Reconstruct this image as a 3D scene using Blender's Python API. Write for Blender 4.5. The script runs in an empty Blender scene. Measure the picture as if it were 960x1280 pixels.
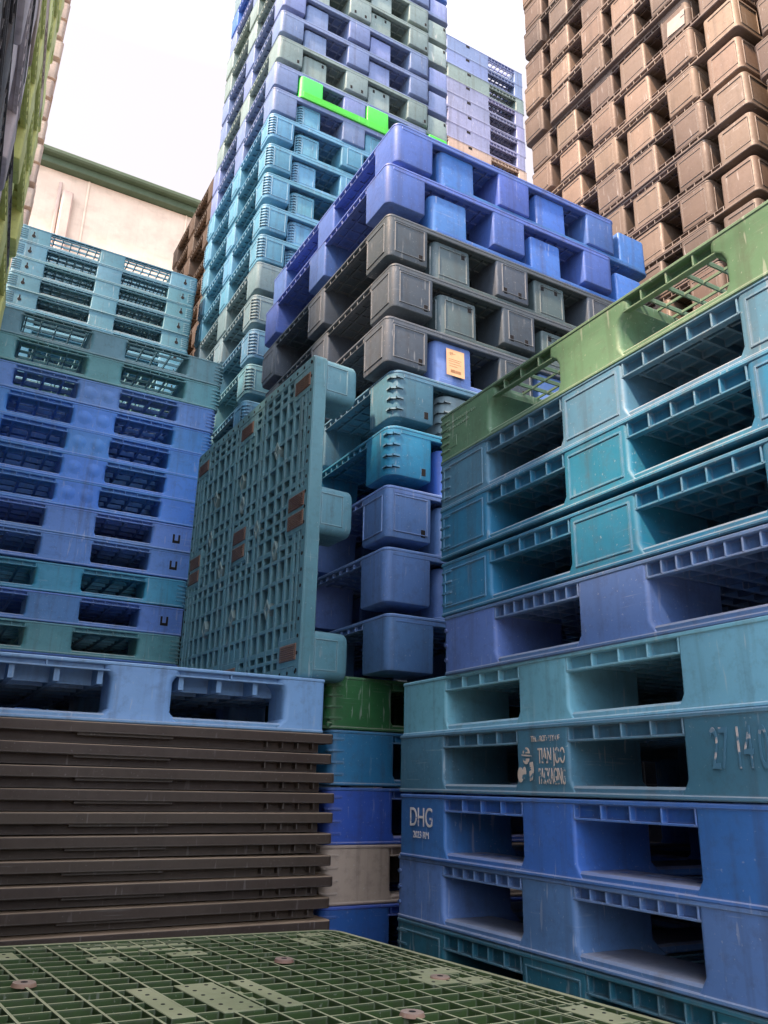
import bpy, bmesh, math, random
from mathutils import Vector, Matrix
R = math.radians
PI = math.pi
random.seed(7)
S = bpy.context.scene
COL = S.collection
CZ = 1.52                      # eye height above the yard

# ------------------------------------------------------------------ materials
MATS = {}
def nd(nt, t, **kw):
    n = nt.nodes.new(t)
    for k, v in kw.items():
        setattr(n, k, v)
    return n

def plastic(name, rgb, rough=.5, dirt=.62, dust=.5, scuff=.8, dirtcol=(.05, .042, .036), dustcol=(.42, .37, .33)):
    """weathered moulded plastic: blotchy colour, drip streaks, pale scuffs, dust lying on top faces"""
    if name in MATS:
        return MATS[name]
    m = bpy.data.materials.new(name); m.use_nodes = True
    nt = m.node_tree; nt.nodes.clear(); L = nt.links.new
    out = nd(nt, 'ShaderNodeOutputMaterial'); b = nd(nt, 'ShaderNodeBsdfPrincipled')
    L(b.outputs[0], out.inputs[0])
    geo = nd(nt, 'ShaderNodeNewGeometry'); oi = nd(nt, 'ShaderNodeObjectInfo')
    def mp(scale):
        q = nd(nt, 'ShaderNodeMapping'); q.inputs['Scale'].default_value = scale
        L(geo.outputs['Position'], q.inputs[0]); return q.outputs[0]
    def noise(vec, scale, detail=4, rgh=.6):
        n = nd(nt, 'ShaderNodeTexNoise'); n.inputs['Scale'].default_value = scale
        n.inputs['Detail'].default_value = detail; n.inputs['Roughness'].default_value = rgh
        L(vec, n.inputs['Vector']); return n.outputs[0]
    def ramp(v, a, bb, lo=0., hi=1.):
        q = nd(nt, 'ShaderNodeMapRange'); q.inputs[1].default_value = a; q.inputs[2].default_value = bb
        q.inputs[3].default_value = lo; q.inputs[4].default_value = hi
        L(v, q.inputs[0]); return q.outputs[0]
    def mix(fac, a, c, mode='MIX'):
        q = nd(nt, 'ShaderNodeMix', data_type='RGBA', blend_type=mode)
        if isinstance(fac, float): q.inputs[0].default_value = fac
        else: L(fac, q.inputs[0])
        for i, v in ((6, a), (7, c)):
            if isinstance(v, tuple): q.inputs[i].default_value = (*v, 1)
            else: L(v, q.inputs[i])
        return q.outputs[2]
    def mul(a, c):
        q = nd(nt, 'ShaderNodeMath', operation='MULTIPLY')
        for i, v in enumerate((a, c)):
            if isinstance(v, (int, float)): q.inputs[i].default_value = v
            else: L(v, q.inputs[i])
        return q.outputs[0]
    hsv = nd(nt, 'ShaderNodeHueSaturation')
    hsv.inputs['Color'].default_value = (*rgb, 1)
    L(ramp(oi.outputs['Random'], 0, 1, .84, 1.14), hsv.inputs['Value'])
    L(ramp(oi.outputs['Random'], 0, 1, .488, .512), hsv.inputs['Hue'])
    c = hsv.outputs[0]
    big = noise(mp((1, 1, 1)), 3.2, 5)
    c = mix(ramp(big, .35, .7, 0., .42), c, tuple(min(1, v * 1.25 + .03) for v in rgb))
    fine = noise(mp((1, 1, 1)), 38, 5, .7)
    c = mix(mul(ramp(fine, .5, .8), .55 * dirt), c, dirtcol)
    drip = noise(mp((26, 26, 1.6)), 1.0, 4, .6)
    c = mix(mul(ramp(drip, .52, .78), .75 * dirt), c, dirtcol)
    scr = noise(mp((5, 5, 150)), 1.0, 3, .6)
    spot = ramp(noise(mp((1, 1, 1)), 6.5, 3), .55, .68)
    pale = tuple(min(1, v * .5 + .33) for v in rgb)
    c = mix(mul(mul(ramp(scr, .62, .7), spot), .6 * scuff), c, pale)
    fleck = noise(mp((1, 1, 1)), 140, 2, .5)
    c = mix(mul(ramp(fleck, .68, .74), .5 * scuff), c, pale)
    gou = noise(mp((70, 70, 9)), 1.0, 2, .5)
    c = mix(mul(mul(ramp(gou, .66, .70), ramp(big, .45, .6)), .7 * scuff), c, pale)
    c = mix(ramp(noise(mp((1.3, 1.3, 2.2)), 1.7, 4), .52, .75, 0., .35), c, tuple(v * .45 for v in rgb))
    bev = nd(nt, 'ShaderNodeBevel'); bev.samples = 3; bev.inputs['Radius'].default_value = .006
    dt_ = nd(nt, 'ShaderNodeVectorMath', operation='DOT_PRODUCT'); L(bev.outputs[0], dt_.inputs[0]); L(geo.outputs['Normal'], dt_.inputs[1])
    edge = ramp(dt_.outputs['Value'], .995, .86)
    c = mix(mul(mul(edge, ramp(fine, .3, .65, .25, 1.)), .55), c, tuple(min(1, v * .7 + .22) for v in rgb))
    sep = nd(nt, 'ShaderNodeSeparateXYZ'); L(geo.outputs['Normal'], sep.inputs[0])
    up = ramp(sep.outputs[2], .35, .9)
    c = mix(mul(mul(up, ramp(big, .25, .6, .45, 1.)), dust), c, dustcol)
    L(c, b.inputs['Base Color'])
    L(ramp(fine, .3, .75, rough - .08, rough + .16), b.inputs['Roughness'])
    b.inputs['Specular IOR Level'].default_value = .42
    bp = nd(nt, 'ShaderNodeBump'); bp.inputs['Strength'].default_value = .16; bp.inputs['Distance'].default_value = .004
    mid = noise(mp((1, 1, 1)), 17, 4)
    L(mid, bp.inputs['Height']); L(bp.outputs[0], b.inputs['Normal'])
    MATS[name] = m
    return m

def flat(name, rgb, rough=.7):
    if name in MATS:
        return MATS[name]
    m = bpy.data.materials.new(name); m.use_nodes = True
    b = m.node_tree.nodes['Principled BSDF']
    b.inputs['Base Color'].default_value = (*rgb, 1); b.inputs['Roughness'].default_value = rough
    b.inputs['Specular IOR Level'].default_value = .25
    nt = m.node_tree
    n = nd(nt, 'ShaderNodeTexNoise'); n.inputs['Scale'].default_value = 22; n.inputs['Detail'].default_value = 5
    g = nd(nt, 'ShaderNodeNewGeometry'); nt.links.new(g.outputs['Position'], n.inputs['Vector'])
    q = nd(nt, 'ShaderNodeMix', data_type='RGBA'); q.inputs[6].default_value = (*[v * .72 for v in rgb], 1)
    q.inputs[7].default_value = (*[min(1, v * 1.15) for v in rgb], 1)
    nt.links.new(n.outputs[0], q.inputs[0]); nt.links.new(q.outputs[2], b.inputs['Base Color'])
    MATS[name] = m
    return m

def worn_paint(name, paint, base, lo, hi, scale):
    """stencilled paint worn through to the plastic in patches"""
    m = bpy.data.materials.new(name); m.use_nodes = True
    nt = m.node_tree; b = nt.nodes['Principled BSDF']; L = nt.links.new
    g = nd(nt, 'ShaderNodeNewGeometry')
    q0 = nd(nt, 'ShaderNodeMapping'); q0.inputs['Scale'].default_value = (1, 1, 1.5); L(g.outputs['Position'], q0.inputs[0])
    n = nd(nt, 'ShaderNodeTexNoise'); n.inputs['Scale'].default_value = scale; n.inputs['Detail'].default_value = 6
    L(q0.outputs[0], n.inputs['Vector'])
    r = nd(nt, 'ShaderNodeMapRange'); r.inputs[1].default_value = lo; r.inputs[2].default_value = hi
    L(n.outputs[0], r.inputs[0])
    q = nd(nt, 'ShaderNodeMix', data_type='RGBA'); q.inputs[6].default_value = (*paint, 1); q.inputs[7].default_value = (*base, 1)
    L(r.outputs[0], q.inputs[0]); L(q.outputs[2], b.inputs['Base Color'])
    b.inputs['Roughness'].default_value = .6
    return m

PAL = {
    'umber':       (.075, .055, .045),
    'violet blue': (0.066, 0.138, 0.455),
    'turquoise': (0.040, 0.270, 0.440),
    'blue slate': (0.078, 0.165, 0.400),
    'worn cyan': (0.070, 0.205, 0.285),
    'dusty brown': (0.165, 0.118, 0.086),
    'azure': (0.055, 0.215, 0.640),
    'pale periwinkle': (0.085, 0.215, 0.560),
    'teal': (0.016, 0.155, 0.305),
    'deep teal': (0.016, 0.125, 0.200),
    'bright teal': (0.014, 0.205, 0.400),
    'light teal': (0.150, 0.400, 0.540),
    'slate teal': (0.058, 0.175, 0.285),
    'sea green': (0.085, 0.275, 0.330),
    'cyan': (0.080, 0.255, 0.400),
    'blue': (0.036, 0.140, 0.450),
    'royal blue': (0.025, 0.095, 0.400),
    'periwinkle': (0.090, 0.190, 0.450),
    'sky blue': (0.160, 0.330, 0.580),
    'lavender': (0.130, 0.195, 0.385),
    'grey teal': (0.120, 0.200, 0.240),
    'dark grey': (0.062, 0.088, 0.122),
    'dark teal grey': (0.056, 0.098, 0.118),
    'grey green': (0.165, 0.245, 0.255),
    'dull green': (0.072, 0.165, 0.100),
    'moss green': (0.040, 0.082, 0.022),
    'dark green':  (.012, .110, .030),
    'bright green': (0.035, 0.520, 0.045),
    'brown': (0.112, 0.080, 0.062),
    'dark brown': (0.056, 0.039, 0.030),
    'black': (0.030, 0.026, 0.028),
    'beige':       (.400, .320, .270),
    'pale':        (.500, .460, .500),
    'yellow green': (0.560, 0.620, 0.220),
    'lavender grey': (0.200, 0.230, 0.400),
    'rust': (0.125, 0.055, 0.035),
    'pale teal': (0.085, 0.225, 0.285),
}
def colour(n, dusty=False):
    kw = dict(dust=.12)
    if n in ('brown', 'umber', 'dusty brown', 'dark brown', 'black'): kw = dict(dirt=.5, rough=.55, dirtcol=(.03, .022, .018), dust=.3)
    if n == 'moss green': kw = dict(dust=1.0, dustcol=(.42, .42, .25), dirt=.7)
    if n == 'dark brown': kw.update(dust=1., dustcol=(.40, .29, .20), scuff=.35)
    if n == 'bright green': kw = dict(dirt=.25, scuff=.4, dust=.2)
    if dusty: kw['dust'] = .6  # bottom frames: dust plus a painted paleness standing in for sky reflection on ledges
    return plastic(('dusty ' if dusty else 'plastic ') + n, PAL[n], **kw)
BLACK = flat('slot black', (.012, .012, .015), .8)

# ------------------------------------------------------------------ mesh helpers
def cbox(bm, x0, x1, y0, y1, z0, z1, c=.0015, mi=0):
    c = min(c, .45 * (x1 - x0), .45 * (y1 - y0), .45 * (z1 - z0))
    X, Y, Z = (x0, x1), (y0, y1), (z0, z1); sg = (1, -1); v = {}
    for i in (0, 1):
        for j in (0, 1):
            for k in (0, 1):
                v[i, j, k, 0] = bm.verts.new((X[i], Y[j] + sg[j] * c, Z[k] + sg[k] * c))
                v[i, j, k, 1] = bm.verts.new((X[i] + sg[i] * c, Y[j], Z[k] + sg[k] * c))
                v[i, j, k, 2] = bm.verts.new((X[i] + sg[i] * c, Y[j] + sg[j] * c, Z[k]))
    def F(*k):
        f = bm.faces.new([v[q] for q in k]); f.material_index = mi
    o = ((0, 0), (1, 0), (1, 1), (0, 1))
    for s in (0, 1):
        F(*[(s, a, b_, 0) for a, b_ in o]); F(*[(a, s, b_, 1) for a, b_ in o]); F(*[(a, b_, s, 2) for a, b_ in o])
    for a in (0, 1):
        for b_ in (0, 1):
            F((a, b_, 0, 0), (a, b_, 1, 0), (a, b_, 1, 1), (a, b_, 0, 1))
            F((a, 0, b_, 0), (a, 1, b_, 0), (a, 1, b_, 2), (a, 0, b_, 2))
            F((0, a, b_, 1), (1, a, b_, 1), (1, a, b_, 2), (0, a, b_, 2))
            for d in (0, 1):
                F((a, b_, d, 0), (a, b_, d, 1), (a, b_, d, 2))

def bar(bm, x0, x1, y0, y1, z0, z1):
    vs = [bm.verts.new(p) for p in ((x0, y0, z0), (x1, y0, z0), (x1, y1, z0), (x0, y1, z0),
                                    (x0, y0, z1), (x1, y0, z1), (x1, y1, z1), (x0, y1, z1))]
    for q in ((0, 3, 2, 1), (4, 5, 6, 7), (0, 1, 5, 4), (1, 2, 6, 5), (2, 3, 7, 6), (3, 0, 4, 7)):
        bm.faces.new([vs[i] for i in q])

def outline(x0, x1, y0, y1, r, n=4):
    """rounded rectangle; r is one radius or four (x0y0, x1y0, x1y1, x0y1)"""
    rr = r if isinstance(r, tuple) else (r,) * 4
    pts = []
    for (cx, cy, a, q) in ((x0, y0, 180, rr[0]), (x1, y0, 270, rr[1]), (x1, y1, 0, rr[2]), (x0, y1, 90, rr[3])):
        q = max(q, .0008)
        ox = cx + q if cx == x0 else cx - q
        oy = cy + q if cy == y0 else cy - q
        for i in range(n + 1):
            t = R(a + 90 * i / n)
            pts.append((ox + q * math.cos(t), oy + q * math.sin(t)))
    return pts

def loft(bm, secs, cap=(True, True), n=4):
    """secs: (x0,x1,y0,y1,z,r)"""
    rings = []
    for (x0, x1, y0, y1, z, r) in secs:
        rings.append([bm.verts.new((x, y, z)) for x, y in outline(x0, x1, y0, y1, r, n)])
    k = len(rings[0])
    for a, b_ in zip(rings, rings[1:]):
        for i in range(k):
            bm.faces.new((a[i], a[(i + 1) % k], b_[(i + 1) % k], b_[i]))
    if cap[0]: bm.faces.new(rings[0][::-1])
    if cap[1]: bm.faces.new(rings[-1])

def ring(bm, W, D, r, wid, z0, z1, c=.002, n=4):
    """closed rounded frame of a deck edge, chamfered on its outer rim"""
    def o(ins, z):
        return [bm.verts.new((x, y, z)) for x, y in outline(-W/2 + ins, W/2 - ins, -D/2 + ins, D/2 - ins, max(r - ins, .001), n)]
    R_ = [o(c, z0), o(0, z0 + c), o(0, z1 - c), o(c, z1), o(wid, z1), o(wid, z0)]
    k = len(R_[0])
    for a, b_ in zip(R_, R_[1:] + R_[:1]):
        for i in range(k):
            bm.faces.new((a[i], a[(i + 1) % k], b_[(i + 1) % k], b_[i]))

def disc(bm, c, nrm, rad, depth, n=14, mi=0, rad2=None):
    """short round stud at c along nrm"""
    nrm = Vector(nrm).normalized(); a = nrm.orthogonal().normalized(); b_ = nrm.cross(a)
    c = Vector(c); rad2 = rad if rad2 is None else rad2
    r0 = [bm.verts.new(c + (a * math.cos(2*PI*i/n) + b_ * math.sin(2*PI*i/n)) * rad) for i in range(n)]
    r1 = [bm.verts.new(c + nrm * depth + (a * math.cos(2*PI*i/n) + b_ * math.sin(2*PI*i/n)) * rad2) for i in range(n)]
    for i in range(n):
        f = bm.faces.new((r0[i], r0[(i+1) % n], r1[(i+1) % n], r1[i])); f.material_index = mi
    f = bm.faces.new(r1); f.material_index = mi

def dome(bm, c, nrm, rad, h, n=20, m=6):
    nrm = Vector(nrm).normalized(); a = nrm.orthogonal().normalized(); b_ = nrm.cross(a); c = Vector(c); prev = None
    for k in range(m):
        t = k / m; q = rad * (1 - t); z = h * (.5 - .5 * math.cos(PI * t))
        r_ = [bm.verts.new(c + (a * math.cos(2*PI*i/n) + b_ * math.sin(2*PI*i/n)) * q + nrm * z) for i in range(n)]
        if prev:
            for i in range(n): bm.faces.new((prev[i], prev[(i+1) % n], r_[(i+1) % n], r_[i]))
        prev = r_
    bm.faces.new(prev)

def mesh(bm, name, smooth=True):
    bmesh.ops.recalc_face_normals(bm, faces=bm.faces)
    me = bpy.data.meshes.new(name); bm.to_mesh(me); bm.free()
    me.materials.append(None); me.materials.append(BLACK)
    if smooth:
        me.polygons.foreach_set('use_smooth', [True] * len(me.polygons))
        me.set_sharp_from_angle(angle=R(32))
    return me

def link(name, me, mat=None, parent=None, loc=(0, 0, 0), rot=(0, 0, 0)):
    o = bpy.data.objects.new(name, me); COL.objects.link(o)
    if mat is not None:
        if len(me.materials) == 0: me.materials.append(None)
        o.material_slots[0].link = 'OBJECT'; o.material_slots[0].material = mat
    o.parent = parent; o.location = loc; o.rotation_euler = rot
    return o

def tag(o, label, cat, group=None, kind=None):
    if label: o['label'] = label
    if cat: o['category'] = cat
    if group: o['group'] = group
    if kind: o['kind'] = kind
    return o

# ------------------------------------------------------------------ pallet kinds
def grid(bm, W, D, H, pitch, t, dep, px=None):
    nx = round(W / pitch); ny = round(D / (px or pitch))
    for i in range(1, nx):
        x = -W/2 + W * i / nx
        bar(bm, x - t/2, x + t/2, -D/2 + .02, D/2 - .02, H - dep, H - .004)
    for i in range(1, ny):
        y = -D/2 + D * i / ny
        bar(bm, -W/2 + .02, W/2 - .02, y - t/2, y + t/2, H - dep + .003, H - .0055)

def leg_spans(W, cw, mw):
    return ((-W/2, -W/2 + cw), (-mw/2, mw/2), (W/2 - cw, W/2))

def fascia(bm, W, D, H, ft, sx, sy, rp, inset=.018, sides='xy', rt=.004):
    """recessed edge beam: web, bottom flange and upright ribs in each fork opening"""
    for s in (-1, 1):
        if 'y' in sides:      # faces looking along y
            yb = s * D/2
            w0, w1 = sorted((yb - s * inset, yb - s * (inset + .006)))
            cbox(bm, -W/2 + .03, W/2 - .03, w0, w1, H - ft, H - .006)
            f0, f1 = sorted((yb - s * .004, yb - s * (inset + .002)))
            cbox(bm, -W/2 + .03, W/2 - .03, f0, f1, H - ft - .004, H - ft + .0005, .001)
            for (a, b_) in ((sx[0][1], sx[1][0]), (sx[1][1], sx[2][0])):
                n = max(2, round((b_ - a) / rp))
                for i in range(n + 1):
                    x = a + (b_ - a) * (i + .0) / n
                    g0, g1 = sorted((yb - s * .003, yb - s * (inset + .002)))
                    cbox(bm, x - rt/2, x + rt/2, g0, g1, H - ft - .001, H - .007, .0008)
        if 'x' in sides:
            xb = s * W/2
            w0, w1 = sorted((xb - s * inset, xb - s * (inset + .006)))
            cbox(bm, w0, w1, -D/2 + .03, D/2 - .03, H - ft + .0007, H - .0065)
            f0, f1 = sorted((xb - s * .004, xb - s * (inset + .002)))
            cbox(bm, f0, f1, -D/2 + .03, D/2 - .03, H - ft - .0035, H - ft + .0003, .001)
            for (a, b_) in ((sy[0][1], sy[1][0]), (sy[1][1], sy[2][0])):
                n = max(2, round((b_ - a) / rp))
                for i in range(n + 1):
                    y = a + (b_ - a) * i / n
                    g0, g1 = sorted((xb - s * .003, xb - s * (inset + .002)))
                    cbox(bm, g0, g1, y - rt/2, y + rt/2, H - ft - .001, H - .007, .0008)

def face_frame(bm, axis, side, c, a0, a1, z0, z1, w=.004, p=.0022):
    """raised outline of a panel on a block face; c is the coordinate of the face, side its outward sign"""
    lo, hi = sorted((c - side * .004, c + side * p))
    def q(u0, u1, v0, v1):
        if axis == 'x': cbox(bm, lo, hi, u0, u1, v0, v1, .0008)
        else: cbox(bm, u0, u1, lo, hi, v0, v1, .0008)
    q(a0, a0 + w, z0, z1); q(a1 - w, a1, z0, z1); q(a0 + w, a1 - w, z0, z0 + w); q(a0 + w, a1 - w, z1 - w, z1)

def slot(bm, axis, side, c, u, z, w, h):
    lo, hi = sorted((c - side * .004, c + side * .0012))
    if axis == 'x': cbox(bm, lo, hi, u - w/2, u + w/2, z - h/2, z + h/2, .0005, 1)
    else: cbox(bm, u - w/2, u + w/2, lo, hi, z - h/2, z + h/2, .0005, 1)

KINDS = {}
def box_pallet(key, W, D, H, cw=.2, mw=.18, ft=.045, rp=.055, r=.02, R_=.02, gp=.055, gt=.006, gdep=.03, panel=False,
               flare=.018, ribs=0, mark=None, holes=0, board=.1, bt=.022, topfil=.0, solid=False):
    """double-faced pallet: open grid deck, nine blocks, bottom frame"""
    sx, sy = leg_spans(W, cw, mw), leg_spans(D, cw, mw)
    bm = bmesh.new()
    ring(bm, W, D, R_, .03, H - .010, H, .0025)
    fascia(bm, W, D, H, ft, sx, sy, rp)
    grid(bm, W, D, H, gp, gt, gdep)
    if solid: cbox(bm, -W/2 + .024, W/2 - .024, -D/2 + .024, D/2 - .024, H - .011, H - .0075, .001)
    for a in sx:
        for b_ in sy:
            cbox(bm, a[0] + .012, a[1] - .012, b_[0] + .012, b_[1] - .012, H - .014, H - .002, .001)
    deck = mesh(bm, key + ' deck')
    legs = []
    for i, a in enumerate(sx):
        for j, b_ in enumerate(sy):
            bm = bmesh.new()
            ins = .0022
            ex0 = 0 if i == 0 else 1; ex1 = 0 if i == 2 else 1
            ey0 = 0 if j == 0 else 1; ey1 = 0 if j == 2 else 1
            x0 = a[0] + (ins if i == 0 else 0); x1 = a[1] - (ins if i == 2 else 0)
            y0 = b_[0] + (ins if j == 0 else 0); y1 = b_[1] - (ins if j == 2 else 0)
            def sec(z, e, rr):
                cr = tuple(R_ if (i in (0, 2) and j in (0, 2) and k == {(0,0):0,(2,0):1,(2,2):2,(0,2):3}[(i, j)]) else rr for k in range(4)) if (i != 1 and j != 1) else rr
                return (x0 - e * ex0, x1 + e * ex1, y0 - e * ey0, y1 + e * ey1, z, cr)
            S_ = [sec(.008, flare, r), sec(.020, flare * .45, r), sec(.034, 0, r)]
            if topfil: S_ += [sec(H - ft - topfil, 0, r), sec(H - ft - topfil * .4, topfil * .35, r), sec(H - ft + .002, topfil, r)]
            S_ += [sec(H - .0085, topfil, r)]
            loft(bm, S_)
            fz0, fz1 = .022, H - .022
            for (axis, idx, sp, lo, hi, cc) in (('y', j, a, x0, x1, (y0, y1)), ('x', i, b_, y0, y1, (x0, x1))):
                if idx == 1: continue
                side = -1 if idx == 0 else 1; c = cc[0] if idx == 0 else cc[1]
                if panel: face_frame(bm, axis, side, c, lo + r + .006, hi - r - .006, fz0, fz1)
                if mark == 'keyhole' and axis == 'y' and i != 1:
                    u = (lo + hi) / 2 + (-.01 if i == 0 else .01); z = H * .50
                    disc(bm, (u, c - side * .003, z - .006), (0, side, 0), .012, .0045, 14, 1)
                    slot(bm, axis, side, c, u, z + .014, .008, .026)
                if mark == 'clip' and axis == 'y' and i == 2:
                    u = (lo + hi) / 2 + .015; z = H * .48
                    slot(bm, axis, side, c, u - .014, z, .010, .045); slot(bm, axis, side, c, u + .014, z, .010, .045)
                    slot(bm, axis, side, c, u, z - .016, .036, .014)
                if mark == 'dimple' and i == 1 and axis == 'y':
                    for uu, zz in ((-.045, .035), (.045, .03)):
                        dome(bm, (uu, c - side * .0005, H * .5), (0, side, 0), .046, .0065)
                if mark == 'slot' and axis == 'y' and i == 1:
                    slot(bm, axis, side, c, 0, H * .86, .05, .035)
                if mark == 'pins' and i != 1 and j != 1:
                    for zz in (.25, .5, .75): disc(bm, (x0 + .012 if i == 0 else x1 - .012, (y0 if j == 0 else y1), H * zz), (0, side if axis == 'y' else (-1 if j == 0 else 1), 0), .005, .006, 8)
            if ribs and i != 1 and j != 1:
                for k in range(ribs):
                    z = .03 + (H - .06) * k / (ribs - 1)
                    ax0, ax1 = (x0 - .0028, x0 + .055) if i == 0 else (x1 - .055, x1 + .0028)
                    ay0, ay1 = (y0 - .0028, y0 + .03) if j == 0 else (y1 - .03, y1 + .0028)
                    loft(bm, [(ax0, ax1, ay0, ay1, z, .012), (ax0, ax1, ay0, ay1, z + .0045, .012)])
            legs.append(mesh(bm, key + ' block'))
    bm = bmesh.new()
    ring(bm, W, D, R_, .026, 0, .009, .0025)
    o = .0045
    def board_x(y0, y1, z1):
        if not holes:
            cbox(bm, -W/2 + o, W/2 - o, y0, y1, .0012, z1, .005); return
        sp = [(-W/2 + o, sx[0][1] + .03)]
        for (a, b_) in ((sx[0][1], sx[1][0]), (sx[1][1], sx[2][0])):
            n = holes; wd = (b_ - a - .06) / n
            for k in range(n):
                hc = a + .03 + wd * (k + .5); sp[-1] = (sp[-1][0], hc - .011); sp.append((hc + .011, hc + .02))
        sp[-1] = (sp[-1][0], W/2 - o)
        m0, m1 = y0 + (y1 - y0) * .52, y0 + (y1 - y0) * .66
        cbox(bm, -W/2 + o, W/2 - o, y0, m0, .0012, z1, .005); cbox(bm, -W/2 + o, W/2 - o, m1, y1, .0012, z1, .005)
        for (a, b_) in sp: bar(bm, a, b_, m0 - .006, m1 + .006, .002, z1 - .0006)
    def board_y(x0, x1, z1):
        cbox(bm, x0, x1, -D/2 + o, D/2 - o, .0018, z1, .005)
    board_x(-D/2 + o, -D/2 + board, bt); board_x(D/2 - board, D/2 - o, bt); cbox(bm, -W/2 + o, W/2 - o, -board/2, board/2, .0012, bt, .005)
    board_y(-W/2 + o + .0006, -W/2 + board, bt - .0012); board_y(W/2 - board, W/2 - o - .0006, bt - .0012); board_y(-board/2, board/2, bt - .0012)
    frame = mesh(bm, key + ' bottom frame')
    KINDS[key] = dict(parts=[('deck', deck)] + [('block', m) for m in legs] + [('bottom_frame', frame)], W=W, D=D, H=H)

def leg_pallet(key, W, D, H, cw=.17, mw=.17, dt=.05, r=.035, rp=.05, ribs=0, slots=False, panel=False, plain='y', gp=.06, taper=.002, ri=.010, solid=True):
    """nine-legged pallet: deck with edge beam, nine hanging legs, no bottom boards"""
    sx, sy = leg_spans(W, cw, mw), leg_spans(D, cw, mw)
    bm = bmesh.new()
    ring(bm, W, D, r, .028, H - .012, H, .003)
    ring(bm, W - .03, D - .03, max(r - .015, .004), .012, H - dt + .001, H - .008, .001)
    fascia(bm, W, D, H, dt, sx, sy, rp, inset=.014, sides='xy' if not plain else 'x')
    if plain:
        for s in (-1, 1):
            a, b_ = sorted((s * (D/2 - .001), s * (D/2 - .022)))
            cbox(bm, -W/2 + r, W/2 - r, a, b_, H - dt, H - .010, .003)
    grid(bm, W, D, H, gp, .007, dt - .006)
    if solid: cbox(bm, -W/2 + .02, W/2 - .02, -D/2 + .02, D/2 - .02, H - .012, H - .0075, .001)
    for a in sx:
        for b_ in sy:
            cbox(bm, a[0] + .02, a[1] - .02, b_[0] + .02, b_[1] - .02, H - .016, H - .002, .001)
    deck = mesh(bm, key + ' deck')
    legs = []
    for i, a in enumerate(sx):
        for j, b_ in enumerate(sy):
            bm = bmesh.new(); ins = .0015
            x0 = a[0] + (ins if i == 0 else 0); x1 = a[1] - (ins if i == 2 else 0)
            y0 = b_[0] + (ins if j == 0 else 0); y1 = b_[1] - (ins if j == 2 else 0)
            oc = {(0, 0): 0, (2, 0): 1, (2, 2): 2, (0, 2): 3}.get((i, j), -1)
            def sec(z, e): return (x0 + e, x1 - e, y0 + e, y1 - e, z, tuple((r if k == oc else ri) for k in range(4)))
            loft(bm, [sec(0, taper + .006), sec(.003, taper + .0015), sec(.008, taper), sec(H - dt, .0008), sec(H - .011, 0)], n=6)
            for (axis, idx, lo, hi, cc, oi) in (('y', j, x0, x1, (y0, y1), i), ('x', i, y0, y1, (x0, x1), j)):
                if idx == 1: continue
                side = -1 if idx == 0 else 1; c = (cc[0] if idx == 0 else cc[1]) - side * taper * .55
                if slots and axis == 'y':
                    slot(bm, axis, side, c, hi - .035 if oi != 1 else lo + .045, .030, .016, .026)
                    if oi == 1: slot(bm, axis, side, c, hi - .05, .030, .016, .026)
                if panel: face_frame(bm, axis, side, c, lo + r + .004, hi - .018, .022, H - .03, .003, .0028)
            if ribs and i != 1 and j != 1:
                for k in range(ribs):
                    z = .030 + (H - .06) * k / (ribs - 1)
                    ax0, ax1 = (x0 + .001, x0 + .06) if i == 0 else (x1 - .06, x1 - .001)
                    ay0, ay1 = (y0 + .001, y0 + .06) if j == 0 else (y1 - .06, y1 - .001)
                    ax0 -= .004; ax1 += .004 if i == 2 else 0; ay0 -= .004 if j == 0 else 0; ay1 += .004 if j == 2 else 0
                    if i == 2: ax0 += .004
                    loft(bm, [(ax0, ax1, ay0, ay1, z - .003, r), (ax0, ax1, ay0, ay1, z + .003, r)], n=6)
            legs.append(mesh(bm, key + ' leg'))
    KINDS[key] = dict(parts=[('deck', deck)] + [('leg', m) for m in legs], W=W, D=D, H=H)

def whole(key):
    """one mesh of all parts, for copies too small or too hidden to show their parts"""
    k = KINDS[key]
    if 'whole' not in k:
        bm = bmesh.new()
        for _, m in k['parts']: bm.from_mesh(m)
        k['whole'] = mesh(bm, key + ' whole')
    return k['whole']

def jit(a): return random.uniform(-a, a)
def place(key, name, loc, col, label, group, rotz=0., flip=False, parts=True, tilt=(0, 0), scale=None):
    k = KINDS[key]; m = colour(col) if isinstance(col, str) else col
    H = k['H']
    if parts and tilt == (0, 0): tilt = (jit(.0022), jit(.0022))
    rot = (PI + tilt[0] if flip else tilt[0], tilt[1], rotz)
    loc = (loc[0], loc[1], loc[2] + (H if flip else 0))
    if not parts:
        o = link(name, whole(key), m, None, loc, rot)
        return tag(o, label, 'pallet', group)
    e = bpy.data.objects.new(name, None); COL.objects.link(e); e.empty_display_size = .1
    e.location = loc; e.rotation_euler = rot
    tag(e, label, 'pallet', group)
    for pn, me in k['parts']:
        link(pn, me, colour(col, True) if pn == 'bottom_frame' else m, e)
    return e

ORD = ['topmost', 'second', 'third', 'fourth', 'fifth', 'sixth', 'seventh', 'eighth', 'ninth', 'tenth', 'eleventh', 'twelfth',
       'thirteenth', 'fourteenth', 'fifteenth', 'sixteenth', 'seventeenth', 'eighteenth', 'nineteenth', 'twentieth', 'twenty-first', 'twenty-second', 'twenty-third', 'twenty-fourth']
def nth(i): return 'topmost' if i == 0 else ORD[i] + ' from top'

# ================================================================== THE SETTING
def plane(name, x0, x1, y0, y1, z, mat, kind='structure'):
    bm = bmesh.new(); vs = [bm.verts.new(p) for p in ((x0, y0, z), (x1, y0, z), (x1, y1, z), (x0, y1, z))]; bm.faces.new(vs)
    o = link(name, mesh(bm, name, False), mat); o['kind'] = kind; return o
plane('ground', -400, 400, -400, 400, 0, plastic('concrete', (.26, .25, .235), .85, .6, .2, .3))

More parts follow.
